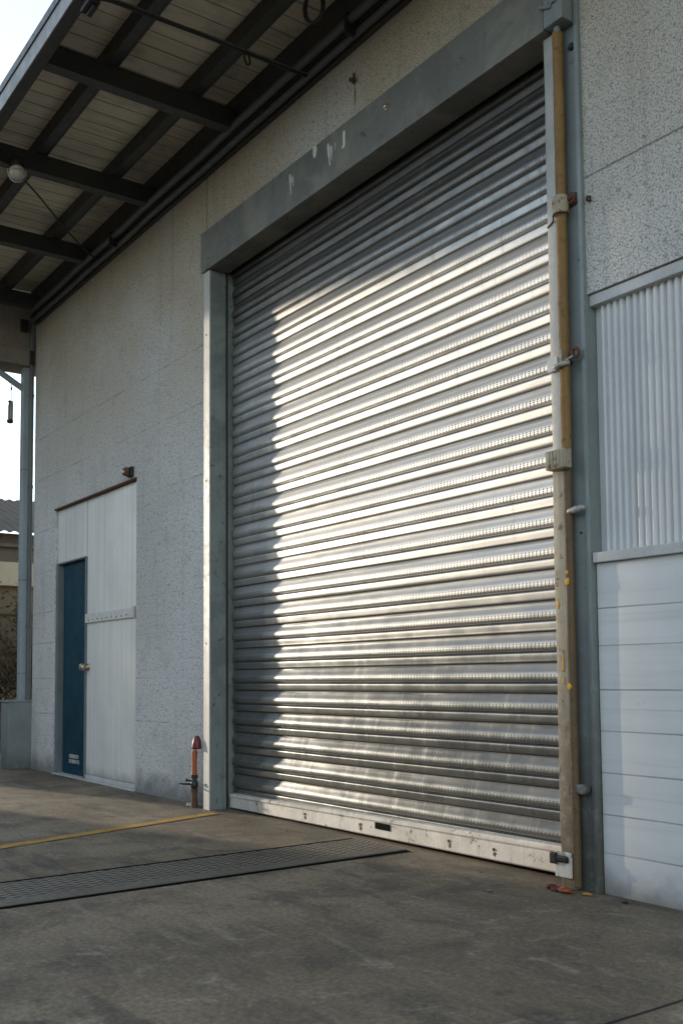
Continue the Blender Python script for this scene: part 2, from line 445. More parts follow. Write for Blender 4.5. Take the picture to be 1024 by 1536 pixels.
# one sheet with a finer centre so that the concrete can dip a little
xs = [-S, -120, -40] + [-16 + i for i in range(21)] + [12, 60, S]
ys = [-S, -100, -30] + [-12 + i for i in range(16)] + [14, 50, S]
vs = [[bm.verts.new((x, y, 0)) for y in ys] for x in xs]
for i in range(len(xs) - 1):
    for j in range(len(ys) - 1):
        bm.faces.new((vs[i][j], vs[i + 1][j], vs[i + 1][j + 1], vs[i][j + 1]))
tag(obj('ground', bm, M['floor']), 'stained grey concrete yard in front of the shutter', 'ground', kind='structure')

bm = BM()   # worn yellow line, slightly uneven edges
p0 = Vector((-6.31, -.115, .004)); p1 = Vector((-4.75, -5.4, .004))
dr = (p1 - p0); nn = 60
side = Vector((-dr.y, dr.x, 0)).normalized()
L = []
for i in range(nn + 1):
    q = p0 + dr * i / nn
    w = .052 + .007 * noise.noise(Vector((i * .7, 0, 0)))
    L.append((bm.verts.new(q + side * w), bm.verts.new(q - side * (w + .006 * noise.noise(Vector((i * .9, 5, 0)))))))
for a, b in zip(L, L[1:]): bm.faces.new((a[0], b[0], b[1], a[1]))
bmesh.ops.recalc_face_normals(bm, faces=bm.faces)
tag(obj('painted_line', bm, M['yellow']), 'worn yellow line painted across the concrete', 'painted line', kind='structure')

# ------------------------------------------------------------------ building wall
XL, XR = -10.60, 3.2
ZT = 6.2
def wall_grid(bm, xs, zs, hole, y0, y1):
    cells = {}
    for i in range(len(xs) - 1):
        for j in range(len(zs) - 1):
            xm = (xs[i] + xs[i + 1]) / 2; zm = (zs[j] + zs[j + 1]) / 2
            cells[i, j] = not hole(xm, zm)
    V = {}
    def v(i, j, y):
        if (i, j, y) not in V: V[i, j, y] = bm.verts.new((xs[i], y, zs[j]))
        return V[i, j, y]
    for (i, j), s in cells.items():
        if not s: continue
        bm.faces.new((v(i, j, y0), v(i + 1, j, y0), v(i + 1, j + 1, y0), v(i, j + 1, y0)))
        bm.faces.new((v(i, j, y1), v(i, j + 1, y1), v(i + 1, j + 1, y1), v(i + 1, j, y1)))
        for di, dj, a, b in ((-1, 0, (i, j), (i, j + 1)), (1, 0, (i + 1, j + 1), (i + 1, j)), (0, -1, (i + 1, j), (i, j)), (0, 1, (i, j + 1), (i + 1, j + 1))):
            if not cells.get((i + di, j + dj), False):
                bm.faces.new((v(*a, y0), v(*b, y0), v(*b, y1), v(*a, y1)))
    bmesh.ops.recalc_face_normals(bm, faces=bm.faces)

wall = thing('warehouse', (-6, 0, 0), 'long warehouse of speckled grey stucco with a big roller shutter and a side door', 'warehouse')
def hole(x, z):
    if -9.925 < x < -7.93 and z < 2.67: return True
    if -6.535 < x < -3.0 and z < 4.25: return True
    if -2.985 < x and z < 2.685: return True
    return False
bm = BM()
wall_grid(bm, [XL, -9.925, -7.93, -6.535, -3.0, -2.985, XR], [0, 2.67, 2.685, 4.25, ZT], hole, 0., .30)
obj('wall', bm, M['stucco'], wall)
bm = BM()
box(bm, (XL, .302, 0), (XL + .3, 9, ZT)); box(bm, (XR - .3, .302, 0), (XR, 9, ZT)); box(bm, (XL + .3, 8.7, 0), (XR - .3, 9, ZT))
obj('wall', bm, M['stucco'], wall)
bm = BM(); box(bm, (XL - .1, -.05, ZT + .002), (XR + .1, 9.1, ZT + .2), .01)
obj('roof', bm, M['concrete'], wall)
bm = BM()   # dim inside behind the openings
box(bm, (XL + .31, 1.2, .01), (XR - .31, 1.25, ZT - .01))
obj('partition', bm, M['dark'], wall)

# ------------------------------------------------------------------ roller shutter
sh = thing('roller_shutter', (-4.8, .1, 0), 'large silver galvanised roller shutter with rows of small holes, pulled almost shut', 'roller shutter')
P = .1515
PROF = [(0, -.001), (.02, -.005), (.04, -.002), (.055, .005), (.078, .0092), (.11, .0110), (.17, .0124), (.24, .0140), (.30, .0150), (.338, .0144), (.362, .0105), (.380, .0035), (.396, -.001), (.410, .003),
        (.428, .0130), (.450, .0192), (.485, .0228), (.535, .0246), (.595, .0247), (.655, .0230), (.715, .0190), (.775, .0138), (.835, .0086), (.895, .0042), (.945, .0012), (.98, 0)]
X0, X1 = -6.445, -3.12
NX = 110
DENTS = [(random.uniform(-6.2, -3.3), random.uniform(.2, 2.0), random.uniform(.05, .16), random.uniform(-.004, .006)) for _ in range(16)]
YC = .124
bm = BM()
uvl = bm.loops.layers.uv.new('UVMap')
rows = []
zb = .114 - .02
ns = 28
for k in range(ns):
    rnd = random.uniform(-.0022, .0022)
    for (t, d) in PROF:
        rows.append((zb + (k + t) * P, .82 * d * (1 + random.uniform(-.015, .015)) + rnd * (1 if .1 < t < .95 else 0), k + t, k))
grid = []
for (z, d, v, k) in rows:
    line = []
    for i in range(NX + 1):
        x = X0 + (X1 - X0) * i / NX
        sag = .0022 * noise.noise(Vector((x * 1.9, k * 3.7, 0))) + .0007 * noise.noise(Vector((x * 8, k * 5.1, d * 60))) + .004 * noise.noise(Vector((x * .55, z * .5, 3)))
        for (dx, dz, dr_, da) in DENTS:
            q2 = ((x - dx) ** 2 + (z - dz) ** 2) / (dr_ * dr_)
            if q2 < 6: sag += da * math.exp(-q2)
        tilt = .016 * (x - X0) / (X1 - X0) * max(0, 1 - z / 2.2)      # the curtain hangs a touch out of level
        line.append(bm.verts.new((x, YC - d + sag, z + tilt + .0012 * noise.noise(Vector((x * .9, k * 1.3, 7))))))
    grid.append(line)
for a in range(len(rows) - 1):
    for i in range(NX):
        f = bm.faces.new((grid[a][i], grid[a][i + 1], grid[a + 1][i + 1], grid[a + 1][i]))
        vv = (rows[a][2], rows[a][2], rows[a + 1][2], rows[a + 1][2])
        uu = (i, i + 1, i + 1, i)
        for l, u_, v_ in zip(f.loops, uu, vv):
            l[uvl].uv = (X0 + (X1 - X0) * u_ / NX + 10, v_)
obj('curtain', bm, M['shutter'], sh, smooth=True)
# bottom rail: slightly out of level, with a rolled top lip
bm = BM()
def railpt(x, z): return z + .018 * (x - X0) / (X1 - X0)
seg = 24
prof = [(.080, .012), (.074, .018), (.074, .085), (.068, .094), (.068, .104), (.078, .112), (.113, .114), (.113, .012)]
prev = None
for i in range(seg + 1):
    x = -6.43 + (-3.17 + 6.43) * i / seg
    up = 1 + .30 * i / seg
    ring = [bm.verts.new((x, y + .002 * noise.noise(Vector((x * 2, z * 9, 1))), railpt(x, .012 + (z - .012) * up))) for y, z in prof]
    if prev:
        for k in range(len(prof)): bm.faces.new((prev[k], prev[(k + 1) % len(prof)], ring[(k + 1) % len(prof)], ring[k]))
    else: bm.faces.new(ring)
    prev = ring
bm.faces.new(prev[::-1])
bmesh.ops.recalc_face_normals(bm, faces=bm.faces)
rail = obj('bottom_rail', bm, M['rail'], sh)
bm = BM(); box(bm, (-4.70, .069, .070), (-4.56, .0735, .107), .004)
obj('slot', bm, M['dark'], rail, label='black rectangular pull slot in the rail')
for x in (-5.45, -4.85, -4.06, -3.72):
    bm = BM(); lathe(bm, [(.008, 0), (.008, .004), (.005, .006)], (x, .074, railpt(x, .068)), dirv=(0, -1, 0), n=12)
    blob(bm, (x + .005, .0735, railpt(x, .045)), .010, int(x * 10), 2, .9, (1, .12, 1.3))
    obj('bolt', bm, M['rust'], rail, smooth=True)

# ------------------------------------------------------------------ shutter surround
fr = thing('shutter_frame', (-4.8, 0, 0), 'blue grey steel surround of the shutter: scuffed left jamb, boxed header, right channel', 'door frame')
JX = -6.468
bm = BM(); box(bm, (JX - .07, -.066, .0), (JX, .20, 3.98), .003)
j1 = obj('jamb', bm, M['teal'], fr, label='scuffed blue grey left jamb')
bm = BM(); box(bm, (JX - .094, -.0725, .0), (JX - .004, -.0665, 3.98), .002)
obj('edge_strip', bm, M['strip'], j1, label='cream edge strip on the left jamb')
for z in (.18, 1.2, 2.4, 3.5):
    bm = BM(); lathe(bm, [(.007, 0), (.006, .003)], (JX - .055, -.0725, z), dirv=(0, -1, 0), n=10)
    obj('screw', bm, M['darkmetal'], j1)
bm = BM(); box(bm, (JX + .001, .062, 0), (JX + .010, .074, 3.98)); box(bm, (JX + .001, .17, 0), (JX + .02, .195, 3.98))
obj('guide_channel', bm, M['darkmetal'], j1)
# header: boxed front, deep dark underside
bm = BM(); box(bm, (-6.585, -.088, 3.985), (-3.118, .086, 4.288), .006)
hd = obj('header', bm, M['lintel'], fr, label='long grey boxed header above the shutter')
bm = BM(); box(bm, (-6.40, .088, 4.02), (-3.12, .25, 4.245))
obj('header_back', bm, M['darkmetal'], fr)
def dab(pts, mname, nm, y=-.0885, par=hd, lab=None):
    bm = BM()
    vs = [bm.verts.new((x, y - .0015, z)) for x, z in pts]
    f = bm.faces.new(vs)
    r_ = bmesh.ops.extrude_face_region(bm, geom=[f])
    bmesh.ops.translate(bm, verts=[e for e in r_['geom'] if isinstance(e, bmesh.types.BMVert)], vec=(0, .0013, 0))
    bmesh.ops.recalc_face_normals(bm, faces=bm.faces)
    return obj(nm, bm, M[mname], par, label=lab)
def stroke(x, z, h, w, slant=0., wob=.3, n=10):
    a = []; b = []
    for i in range(n + 1):
        t = i / n
        ww = w * (.45 + .55 * math.sin(math.pi * min(1, t * 1.2 + .12))) * (1 + wob * noise.noise(Vector((x * 40, t * 5, z))))
        cx_ = x + slant * t
        a.append((cx_ - ww, z - h * t)); b.append((cx_ + ww, z - h * t))
    return a + b[::-1]
dab([(-4.735, 4.24), (-4.715, 4.24), (-4.714, 4.155), (-4.718, 4.14), (-4.745, 4.137), (-4.748, 4.147), (-4.736, 4.155)], 'wpaint', 'paint_mark', lab='white painted hook shaped mark')
dab(stroke(-4.895, 4.235, .145, .011, .02), 'wpaint', 'paint_mark', lab='white brush streak')
dab(stroke(-4.868, 4.215, .10, .006, .012), 'wpaint', 'paint_mark', lab='thin white brush streak')
dab(stroke(-4.850, 4.20, .09, .006, -.006), 'strip', 'paint_mark', lab='thin pale scratch')
dab(stroke(-4.82, 4.21, .05, .005, .004), 'strip', 'paint_mark', lab='thin pale scratch')
dab(stroke(-5.33, 4.225, .14, .012, .01, .6), 'strip', 'paint_mark', lab='pale run of old paint')
dab(stroke(-5.30, 4.20, .07, .008, .01, .6), 'strip', 'paint_mark', lab='pale run of old paint')
dab([(-5.06, 4.283), (-5.025, 4.286), (-5.015, 4.25), (-5.03, 4.215), (-5.05, 4.208), (-5.06, 4.235)], 'wpaint', 'tag_plate', lab='small white flake of paint at the top edge')
for x, z in ((-4.31, 4.19),):
    bm = BM(); lathe(bm, [(.020, 0), (.020, .005), (.013, .006), (.013, .018), (.006, .02)], (x, -.088, z), dirv=(0, -1, 0), n=8)
    obj('bolt', bm, M['brass'], hd, label='bright brass bolt head')
# right channel: flat flange, a raised lip at its outer edge
bm = BM(); box(bm, (-3.10, -.004, .0), (-2.998, .14, 4.9), .003)
box(bm, (-2.996, -.022, .0), (-2.972, .14, 4.9), .004)
ch = obj('channel', bm, M['flange'], fr, label='tall grey steel channel at the right')
bm = BM(); box(bm, (-3.115, -.090, 3.99), (-3.0, -.006, 4.9), .004)
obj('end_plate', bm, M['flange'], fr)
for x, z, r in ((-3.02, 3.885, .017), (-3.035, 1.60, .006), (-3.01, 2.86, .005)):
    bm = BM(); lathe(bm, [(r, 0), (r, r * .6), (r * .55, r * 1.0)], (x, -.004, z), dirv=(0, -1, 0), n=12)
    obj('rivet', bm, M['darkmetal'], ch)
# lug and hooks standing out of the channel
hk = []
def hook(nm, z, lab, ring=True, x=-3.035, long=.07):
    bm = BM()
    tube(bm, catmull([(x - .03, -.004, z - .012), (x - .02, -.03, z - .008), (x + .012, -.045, z + .004)], 5), .006, 8)
    if ring:
        pts = [(x + .03 + .018 * math.cos(a), -.048 - .004 * math.sin(a), z + .012 + .019 * math.sin(a)) for a in [2 * math.pi * i / 14 for i in range(14)]]
        tube(bm, pts, .008, 8, closed=True)
    return obj(nm, bm, M['rust'], fr, smooth=True, label=lab)
hook('eye_hook', 2.405, 'rusty eye hook on the channel below the corrugated panel top')
bm = BM()
lathe(bm, [(.03, 0), (.032, .008), (.026, .012), (.026, .022), (.012, .024), (.012, .034), (.004, .036)], (-3.03, -.006, 3.155), dirv=(0, -1, 0), n=12)
tube(bm, [(-3.10, -.02, 3.10), (-3.06, -.03, 3.115), (-3.03, -.025, 3.14)], .007, 8)
obj('wheel_nut', bm, M['rust'], fr, smooth='auto', label='rusty red round nut beside the upper pipe clamp')
bm = BM()
tube(bm, catmull([(-3.085, -.03, 1.69), (-3.06, -.045, 1.70), (-3.035, -.045, 1.698), (-3.01, -.04, 1.708), (-2.995, -.02, 1.705)], 4), [.011, .012, .013, .014, .012, .012, .012, .013, .014, .013, .011, .011, .012, .013, .012, .010, .008], 9)
blob(bm, (-3.03, -.045, 1.702), .018, 3, 2, .5, (1.4, .8, .8))
obj('bracket', bm, M['guide'], fr, smooth=True, label='grey corroded stub bracket')
bm = BM(); box(bm, (-3.09, -.045, .425), (-3.035, -.003, .472), .012, 3)
lathe(bm, [(.0235, -.0), (.0235, .039), (.018, .044)], (-3.035, -.003, .4485), dirv=(0, -1, 0), n=16)
obj('lug', bm, M['flange'], fr, smooth='auto', label='rounded grey lug low on the channel')

# ------------------------------------------------------------------ guide post and its pipe
gp = thing('guide_post', (-3.12, 0, 0), 'worn beige guide post right of the shutter, with a rusty pipe running down its side', 'post')
bm = BM()   # lower square tube: grows a touch wider and knocked about
def rough_box(lo, hi, nz, amp, bev=.008):
    b = BM()
    box(b, lo, hi, bev, 2)
    es = [e for e in b.edges if abs(e.verts[0].co.z - e.verts[1].co.z) > (hi[2] - lo[2]) * .5]
    bmesh.ops.subdivide_edges(b, edges=es, cuts=nz, use_grid_fill=True)
    for v in b.verts:
        v.co.x += amp * noise.noise(v.co * 3.1); v.co.y += amp * noise.noise(v.co * 2.7 + Vector((9, 0, 0)))
    return b
obj('post', rough_box((-3.163, -.050, 0), (-3.083, .09, 1.93), 40, .004, .010), M['post'], gp, smooth='auto', label='beige square post, rusty at its foot')
obj('guide_rail', rough_box((-3.160, -.044, 1.93), (-3.085, .06, 3.975), 40, .002, .004), M['guide'], gp, smooth='auto', label='pale grey upper guide rail')
bm = BM()
pts = []; rs = []
for i in range(70):
    z = 1.96 + (3.965 - 1.96) * i / 69
    pts.append((-3.075 + .0025 * noise.noise(Vector((0, 0, z * 1.3))) + .004 * (z - 3) / 2, -.042, z)); rs.append(.0245 + .0015 * noise.noise(Vector((4, 0, z * 9))))
tube(bm, pts, rs, 16)
pipe = obj('pipe', bm, M['pipe'], gp, smooth='auto', label='brown rusty pipe')
bm = BM()
pts = [(-3.086, -.030, .02 + 1.9 * i / 40) for i in range(41)]
tube(bm, pts, [.021 + .0018 * noise.noise(Vector((7, 0, p[2] * 8))) for p in pts], 14)
obj('pipe', bm, M['rustdark'], gp, smooth='auto', label='thin rusty lower pipe')
bm = BM(); lathe(bm, [(.036, 0), (.038, .02), (.038, .07), (.034, .082)], (-3.076, -.046, 3.09), n=18)
obj('clamp', bm, M['post'], gp, smooth='auto', label='beige upper pipe collar')
bm = BM(); tube(bm, catmull([(-3.158, -.047, 3.055), (-3.12, -.05, 3.072), (-3.09, -.078, 3.085), (-3.05, -.076, 3.085), (-3.03, -.03, 3.085)], 6), .0035, 6)
obj('tie_wire', bm, M['rust'], gp)
bm = BM(); box(bm, (-3.170, -.056, 2.36), (-3.108, -.044, 2.425), .003)
obj('clamp', bm, M['wpaint'], gp, label='white bracket plate round the pipe')
bm = BM(); tube(bm, catmull([(-3.12, -.06, 2.375), (-3.09, -.083, 2.368), (-3.058, -.082, 2.372), (-3.045, -.05, 2.38)], 5), .012, 8)
tube(bm, [(-3.062, -.082, 2.37), (-3.060, -.085, 2.44)], .006, 7)
tube(bm, [(-3.05, -.06, 2.39), (-3.02, -.05, 2.405)], .006, 7)
obj('clamp', bm, M['guide'], gp, smooth=True, label='bent metal strap round the pipe')
bm = BM(); box(bm, (-3.168, -.088, 1.895), (-3.048, -.040, 1.985), .008); 
for k in range(5): box(bm, (-3.15 + .02 * k, -.0905, 1.90 + .004 * (k % 2)), (-3.141 + .02 * k, -.0875, 1.98), .001)
obj('coupling', bm, M['post'], gp, smooth='auto', label='weathered block joining the two lengths of pipe')
bm = BM()
tube(bm, [(-3.068, -.05, 3.96), (-3.068, -.05, 4.06)], .016, 12)
tube(bm, catmull([(-3.125, -.10, 4.095), (-3.10, -.098, 4.085), (-3.075, -.095, 4.075), (-3.055, -.095, 4.09), (-3.03, -.095, 4.085)], 5), .008, 8)
tube(bm, [(-3.068, -.095, 4.075), (-3.068, -.060, 4.055)], .010, 8)
lathe(bm, [(.010, 0), (.012, .01), (.004, .02)], (-3.064, -.095, 4.09), n=10)
obj('valve', bm, M['flange'], gp, smooth='auto', label='grey tee handled valve at the top of the pipe')
for k, (x, z, w, h) in enumerate(((-3.083, 1.378, .020, .022), (-3.085, 1.42, .012, .012), (-3.142, 1.28, .010, .030), (-3.12, 1.01, .007, .05), (-3.085, .905, .018, .018), (-3.12, .93, .006, .02))):
    bm = BM(); blob(bm, (x, -.0505 if x < -3.1 else -.0515, z), 1, k, 2, .6, (w * .8, .0022, h * .8))
    obj('paint_mark', bm, M['ymark'], gp, smooth=True, label='yellow paint daub')
bm = BM(); box(bm, (-3.185, -.064, .052), (-3.09, -.052, .165), .005)
obj('stop_plate', bm, M['rail'], gp, label='white end plate where the bottom rail meets the post')
bm = BM(); box(bm, (-3.205, -.079, .108), (-3.165, -.0645, .160), .006); box(bm, (-3.172, -.077, .120), (-3.10, -.0645, .150), .008)
obj('latch', bm, M['black'], gp, label='black latch on the end plate')
bm = BM(); lathe(bm, [(.005, 0), (.004, .002)], (-3.14, -.0505, 1.395), dirv=(0, -1, 0), n=8)
obj('screw', bm, M['darkmetal'], gp)

# ------------------------------------------------------------------ right: corrugated panel over white boards
cp = thing('corrugated_panel', (-1.5, 0, 1.45), 'white vertical corrugated sheet panel set under the stucco right of the shutter', 'panel')
bm = BM()
prev = None; x = -2.972; i = 0
step = .036 / 10
while x < XR - .02:
    ph = (x + 2.9) / .036 * 2 * math.pi
    s_ = math.sin(ph); d = .009 * (1 if s_ > .55 else -1 if s_ < -.55 else s_ / .55)
    if x < -2.93: d = -.009
    a = (bm.verts.new((x, .048 - d, 1.50)), bm.verts.new((x + .002, .048 - d, 2.645)))
    if prev: bm.faces.new((prev[0], a[0], a[1], prev[1]))
    prev = a; x += step
obj('sheet', bm, M['corr'], cp, smooth=True)
bm = BM(); box(bm, (-2.97, .012, 2.630), (XR - .01, .09, 2.680), .003)
obj('trim', bm, M['trim'], cp, label='cream trim along the top of the sheet')
bm = BM(); box(bm, (-2.968, -.012, 1.455), (XR - .01, .09, 1.500), .004)
obj('trim', bm, M['trim'], cp, label='pale ledge along the foot of the sheet')
bp = thing('boarded_panel', (-1.5, 0, 0), 'pale bluish white panel of wide horizontal boards under the corrugated sheet', 'panel')
bm = BM()
zs_ = [0, .177, .344, .526, .708, .89, 1.085, 1.251, 1.453]
for a, b in zip(zs_, zs_[1:]):
    y0 = .012 + random.uniform(-.001, .001)
    box(bm, (-2.967, y0, a + .0003), (XR - .01, .06, b - .0003), .0008, 1)
obj('boards', bm, M['boards'], bp)

# ------------------------------------------------------------------ left: white panel door and blue door
pd = thing('panel_door', (-8.5, 0, 0), 'tall white ribbed panel door with a cross bar and brass knob', 'door')
bm = BM(); box(bm, (-9.12, .030, 1.515), (-7.945, .075, 2.652), .004)
obj('upper_panel', bm, M['doorwhite'], pd)
bm = BM(); box(bm, (-9.12, .030, .055), (-7.945, .075, 1.511), .004)
obj('lower_panel', bm, M['doorwhite'], pd)
bm = BM(); box(bm, (-9.12, .008, 1.470), (-7.945, .0285, 1.556), .004)
cb = obj('cross_bar', bm, M['wpaint'], pd)
for k in range(9):
    x = -9.03 + k * .11
    bm = BM(); lathe(bm, [(.008, 0), (.006, .004)], (x, .008, 1.492 + .004 * (k % 3)), dirv=(0, -1, 0), n=8)
    obj('rivet', bm, M['darkmetal'], cb)
bm = BM(); box(bm, (-7.985, -.003, 1.462), (-7.95, .0075, 1.565), .004)
obj('hinge', bm, M['guide'], cb)
bm = BM(); box(bm, (-9.12, .022, .012), (-7.945, .080, .052), .003)
obj('kick_plate', bm, M['trim'], pd)
bm = BM()
lathe(bm, [(.036, 0), (.036, .006), (.020, .010), (.016, .03), (.020, .04), (.032, .05), (.036, .066), (.030, .082), (.012, .088)], (-9.075, .03, 1.055), dirv=(0, -1, 0), n=20)
obj('knob', bm, M['brass'], pd, smooth=True)
bm = BM(); box(bm, (-9.91, -.02, .0), (-7.93, .10, .011), .003)
obj('threshold', bm, M['trim'], pd)
bm = BM(); box(bm, (-9.925, -.018, 2.655), (-7.925, .06, 2.669), .003)
obj('head_flashing', bm, M['rust'], pd, label='rusty brown strip over the door')
ov = thing('transom_panel', (-9.5, 0, 2.1), 'small square white panel over the dark blue door', 'panel')
bm = BM(); box(bm, (-9.918, .026, 2.112), (-9.142, .072, 2.652), .004)
obj('sheet', bm, M['doorwhite'], ov)
bm = BM(); box(bm, (-9.918, .010, 2.096), (-9.155, .09, 2.110), .002)
obj('drip_edge', bm, M['doorframe'], ov)
bd = thing('blue_door', (-9.5, .1, 0), 'dark blue door in a deep grey frame beside the white panel door', 'door')
bm = BM(); box(bm, (-9.83, .062, .02), (-9.137, .10, 2.085), .004)
leaf = obj('door_leaf', bm, M['blue'], bd)
bm = BM(); box(bm, (-9.921, .010, .012), (-9.865, .10, 2.094), .003)
obj('frame_side', bm, M['doorframe'], bd)
bm = BM(); box(bm, (-9.864, .085, .012), (-9.831, .11, 2.094)); obj('shadow_gap', bm, M['dark'], bd)
bm = BM(); box(bm, (-9.135, .012, .012), (-9.122, .10, 2.094), .002)
obj('frame_side', bm, M['doorframe'], bd)
bm = BM()
for rw in range(2):
    x = -9.64
    zc = .172 - rw * .05
    while x < -9.38:
        w = random.choice((.020, .024, .028))
        box(bm, (x, .0592, zc), (x + .007, .0612, zc + .036))
        if random.random() < .75: box(bm, (x + w - .007, .0590, zc), (x + w, .0612, zc + .036))
        if random.random() < .7: box(bm, (x + .001, .0594, zc + .030), (x + w - .001, .0612, zc + .037))
        if random.random() < .6: box(bm, (x + .001, .0595, zc + .014), (x + w - .001, .0612, zc + .020))
        x += w + .008
obj('lettering', bm, M['strip'], leaf, label='two short rows of small worn white lettering')

# ------------------------------------------------------------------ wall fittings
se = thing('wall_sounder', (-8.02, 0, 2.70), 'small dark red sounder on the wall at the top corner of the white door', 'alarm')
bm = BM(); box(bm, (-8.075, -.03, 2.685), (-7.985, 0, 2.775), .01)
obj('base', bm, M['darkmetal'], se)
bm = BM(); lathe(bm, [(.04, 0), (.042, .02), (.03, .05), (.012, .056)], (-8.03, -.031, 2.73), dirv=(-.3, -1, -.1), n=16)
obj('horn', bm, M['rust'], se, smooth='auto')
bm = BM(); blob(bm, (-8.02, -.085, 2.725), .014, 2, 2, .2); obj('lens', bm, M['wpaint'], se, smooth=True)

wh = thing('wall_hook', (-4.72, 0, 4.57), 'small rusty hook in the stucco above the header, with a stain below', 'hook')
bm = BM(); tube(bm, catmull([(-4.74, .0, 4.595), (-4.735, -.03, 4.59), (-4.72, -.04, 4.57), (-4.70, -.03, 4.585), (-4.695, -.035, 4.605)], 5), .009, 8)
lathe(bm, [(.022, -.004), (.020, .004)], (-4.735, 0, 4.59), dirv=(0, -1, 0), n=10)
obj('hook', bm, M['rust'], wh, smooth=True)
bm = BM(); blob(bm, (-4.728, -.001, 4.50), 1, 4, 2, .5, (.005, .002, .07)); obj('rust_run', bm, M['rust'], wh)

nl = thing('wall_plug', (-2.945, 0, 3.125), 'tiny black plug in the stucco beside the steel channel', 'wall plug')
bm = BM(); lathe(bm, [(.013, 0), (.013, .01), (.006, .014)], (-2.945, 0, 3.125), dirv=(0, -1, 0), n=10); obj('cap', bm, M['black'], nl, smooth='auto')
bm = BM(); lathe(bm, [(.006, .0), (.006, .022)], (-2.937, 0, 3.112), dirv=(.3, -1, 0), n=8); obj('pin', bm, M['rust'], nl)

# red capped standpipe at the foot of the jamb
sp = thing('tap_standpipe', (-6.69, -.08, 0), 'short orange red standpipe with a dark red cap beside the cream jamb strip', 'standpipe')
bm = BM(); lathe(bm, [(.027, 0), (.025, .05), (.021, .07), (.022, .115), (.027, .12), (.027, .135)], (-6.69, -.08, 0), n=14)
obj('base', bm, M['rust'], sp, smooth='auto', label='mossy dark pipe foot')
bm = BM(); lathe(bm, [(.019, .136), (.029, .15), (.027, .185), (.019, .195), (.019, .21), (.026, .212), (.026, .238)], (-6.69, -.08, 0), n=12)
tube(bm, [(-6.70, -.09, .17), (-6.735, -.15, .172), (-6.745, -.175, .178)], [.009, .007, .004], 8)
tube(bm, [(-6.70, -.09, .19), (-6.718, -.125, .2)], [.008, .006], 8)
blob(bm, (-6.720, -.13, .2), .012, 3, 2, .3)
obj('valve', bm, M['darkmetal'], sp, smooth='auto')
bm = BM(); lathe(bm, [(.022, .239), (.020, .25), (.018, .33), (.023, .40), (.019, .415)], (-6.69, -.08, 0), n=16)
obj('riser', bm, M['orange'], sp, smooth='auto')
bm = BM(); tube(bm, [(-6.69, -.08, .416), (-6.688, -.08, .44)], .014, 12)
obj('collar', bm, M['wpaint'], sp)
bm = BM(); lathe(bm, [(.036, .432), (.037, .445), (.034, .47), (.028, .50), (.017, .522), (.006, .528)], (-6.69, -.08, 0), n=18, dirv=(.08, 0, 1))
obj('cap', bm, M['red'], sp, smooth=True)

# ------------------------------------------------------------------ canopy
cn = thing('canopy', (-5, 0, 4.85), 'dark steel framed canopy with boarded underside cantilevered from the wall', 'canopy')
CX0, CX1 = -10.55, 2.6
YO = -1.55
bm = BM()
box(bm, (CX0, YO + .092, 5.122), (CX1, -.002, 5.15))
obj('deck', bm, M['deck'], cn)
bm = BM(); box(bm, (CX0, YO + .095, 5.153), (CX1, -.002, 5.165))
obj('roof_sheet', bm, M['darkmetal'], cn)
bm = BM(); box(bm, (CX0, YO, 4.838), (CX1, YO + .010, 4.952), .002)
obj('fascia', bm, M['fascia'], cn)
bm = BM(); box(bm, (CX0, YO - .008, 4.9535), (CX1, YO + .05, 4.964), .002); obj('drip_edge', bm, M['darkmetal'], cn)
bm = BM(); box(bm, (CX0, YO + .012, 4.850), (CX1, YO + .090, 4.952), .003); box(bm, (CX0, YO + .06, 4.953), (CX1, YO + .091, 5.15), .002)
obj('edge_beam', bm, M['steelbeam'], cn)
for bx in (-10.30, -8.86, -7.46, -6.07, -3.3, -1.9, -.5, .9, 2.3):
    bm = BM()
    box(bm, (bx - .045, YO + .093, 4.850), (bx + .045, -.085, 4.862), .002)
    box(bm, (bx - .006, YO + .093, 4.862), (bx + .006, -.085, 4.985))
    box(bm, (bx - .045, YO + .093, 4.985), (bx + .045, -.085, 4.998), .002)
    box(bm, (bx - .044, YO + .095, 4.863), (bx + .040, -.087, 4.984))
    obj('beam', bm, M['steelbeam'], cn)
for py in (-1.03, -.42):
    bm = BM(); box(bm, (CX0, py - .035, 5.0), (CX1, py + .035, 5.118), .004)
    box(bm, (CX0, py + .037, 5.001), (CX1, py + .052, 5.012), .001)
    obj('purlin', bm, M['steelbeam'], cn)
bm = BM(); box(bm, (CX0, -.082, 4.84), (CX1, -.003, 5.12), .004); box(bm, (CX0, -.035, 4.775), (CX1, -.004, 4.838), .004)
obj('wall_plate', bm, M['steelbeam'], cn)

cd = thing('conduit', (-5, -.12, 4.85), 'pair of dark conduit pipes running along the wall under the canopy', 'conduit')
for (y, z, r) in ((-.118, 4.865, .028), (-.065, 4.805, .024)):
    bm = BM(); tube(bm, [(CX0 + .05 + i * .5, y + .003 * math.sin(i * 1.7), z + .004 * math.sin(i * 2.3)) for i in range(26)], r, 14)
    obj('pipe', bm, M['pipegrey'], cd, smooth='auto')
for x in (-8.2, -4.62, -2.0):
    bm = BM(); box(bm, (x - .015, -.150, 4.775), (x + .015, -.083, 4.9), .005)
    obj('clip', bm, M['darkmetal'], cd)

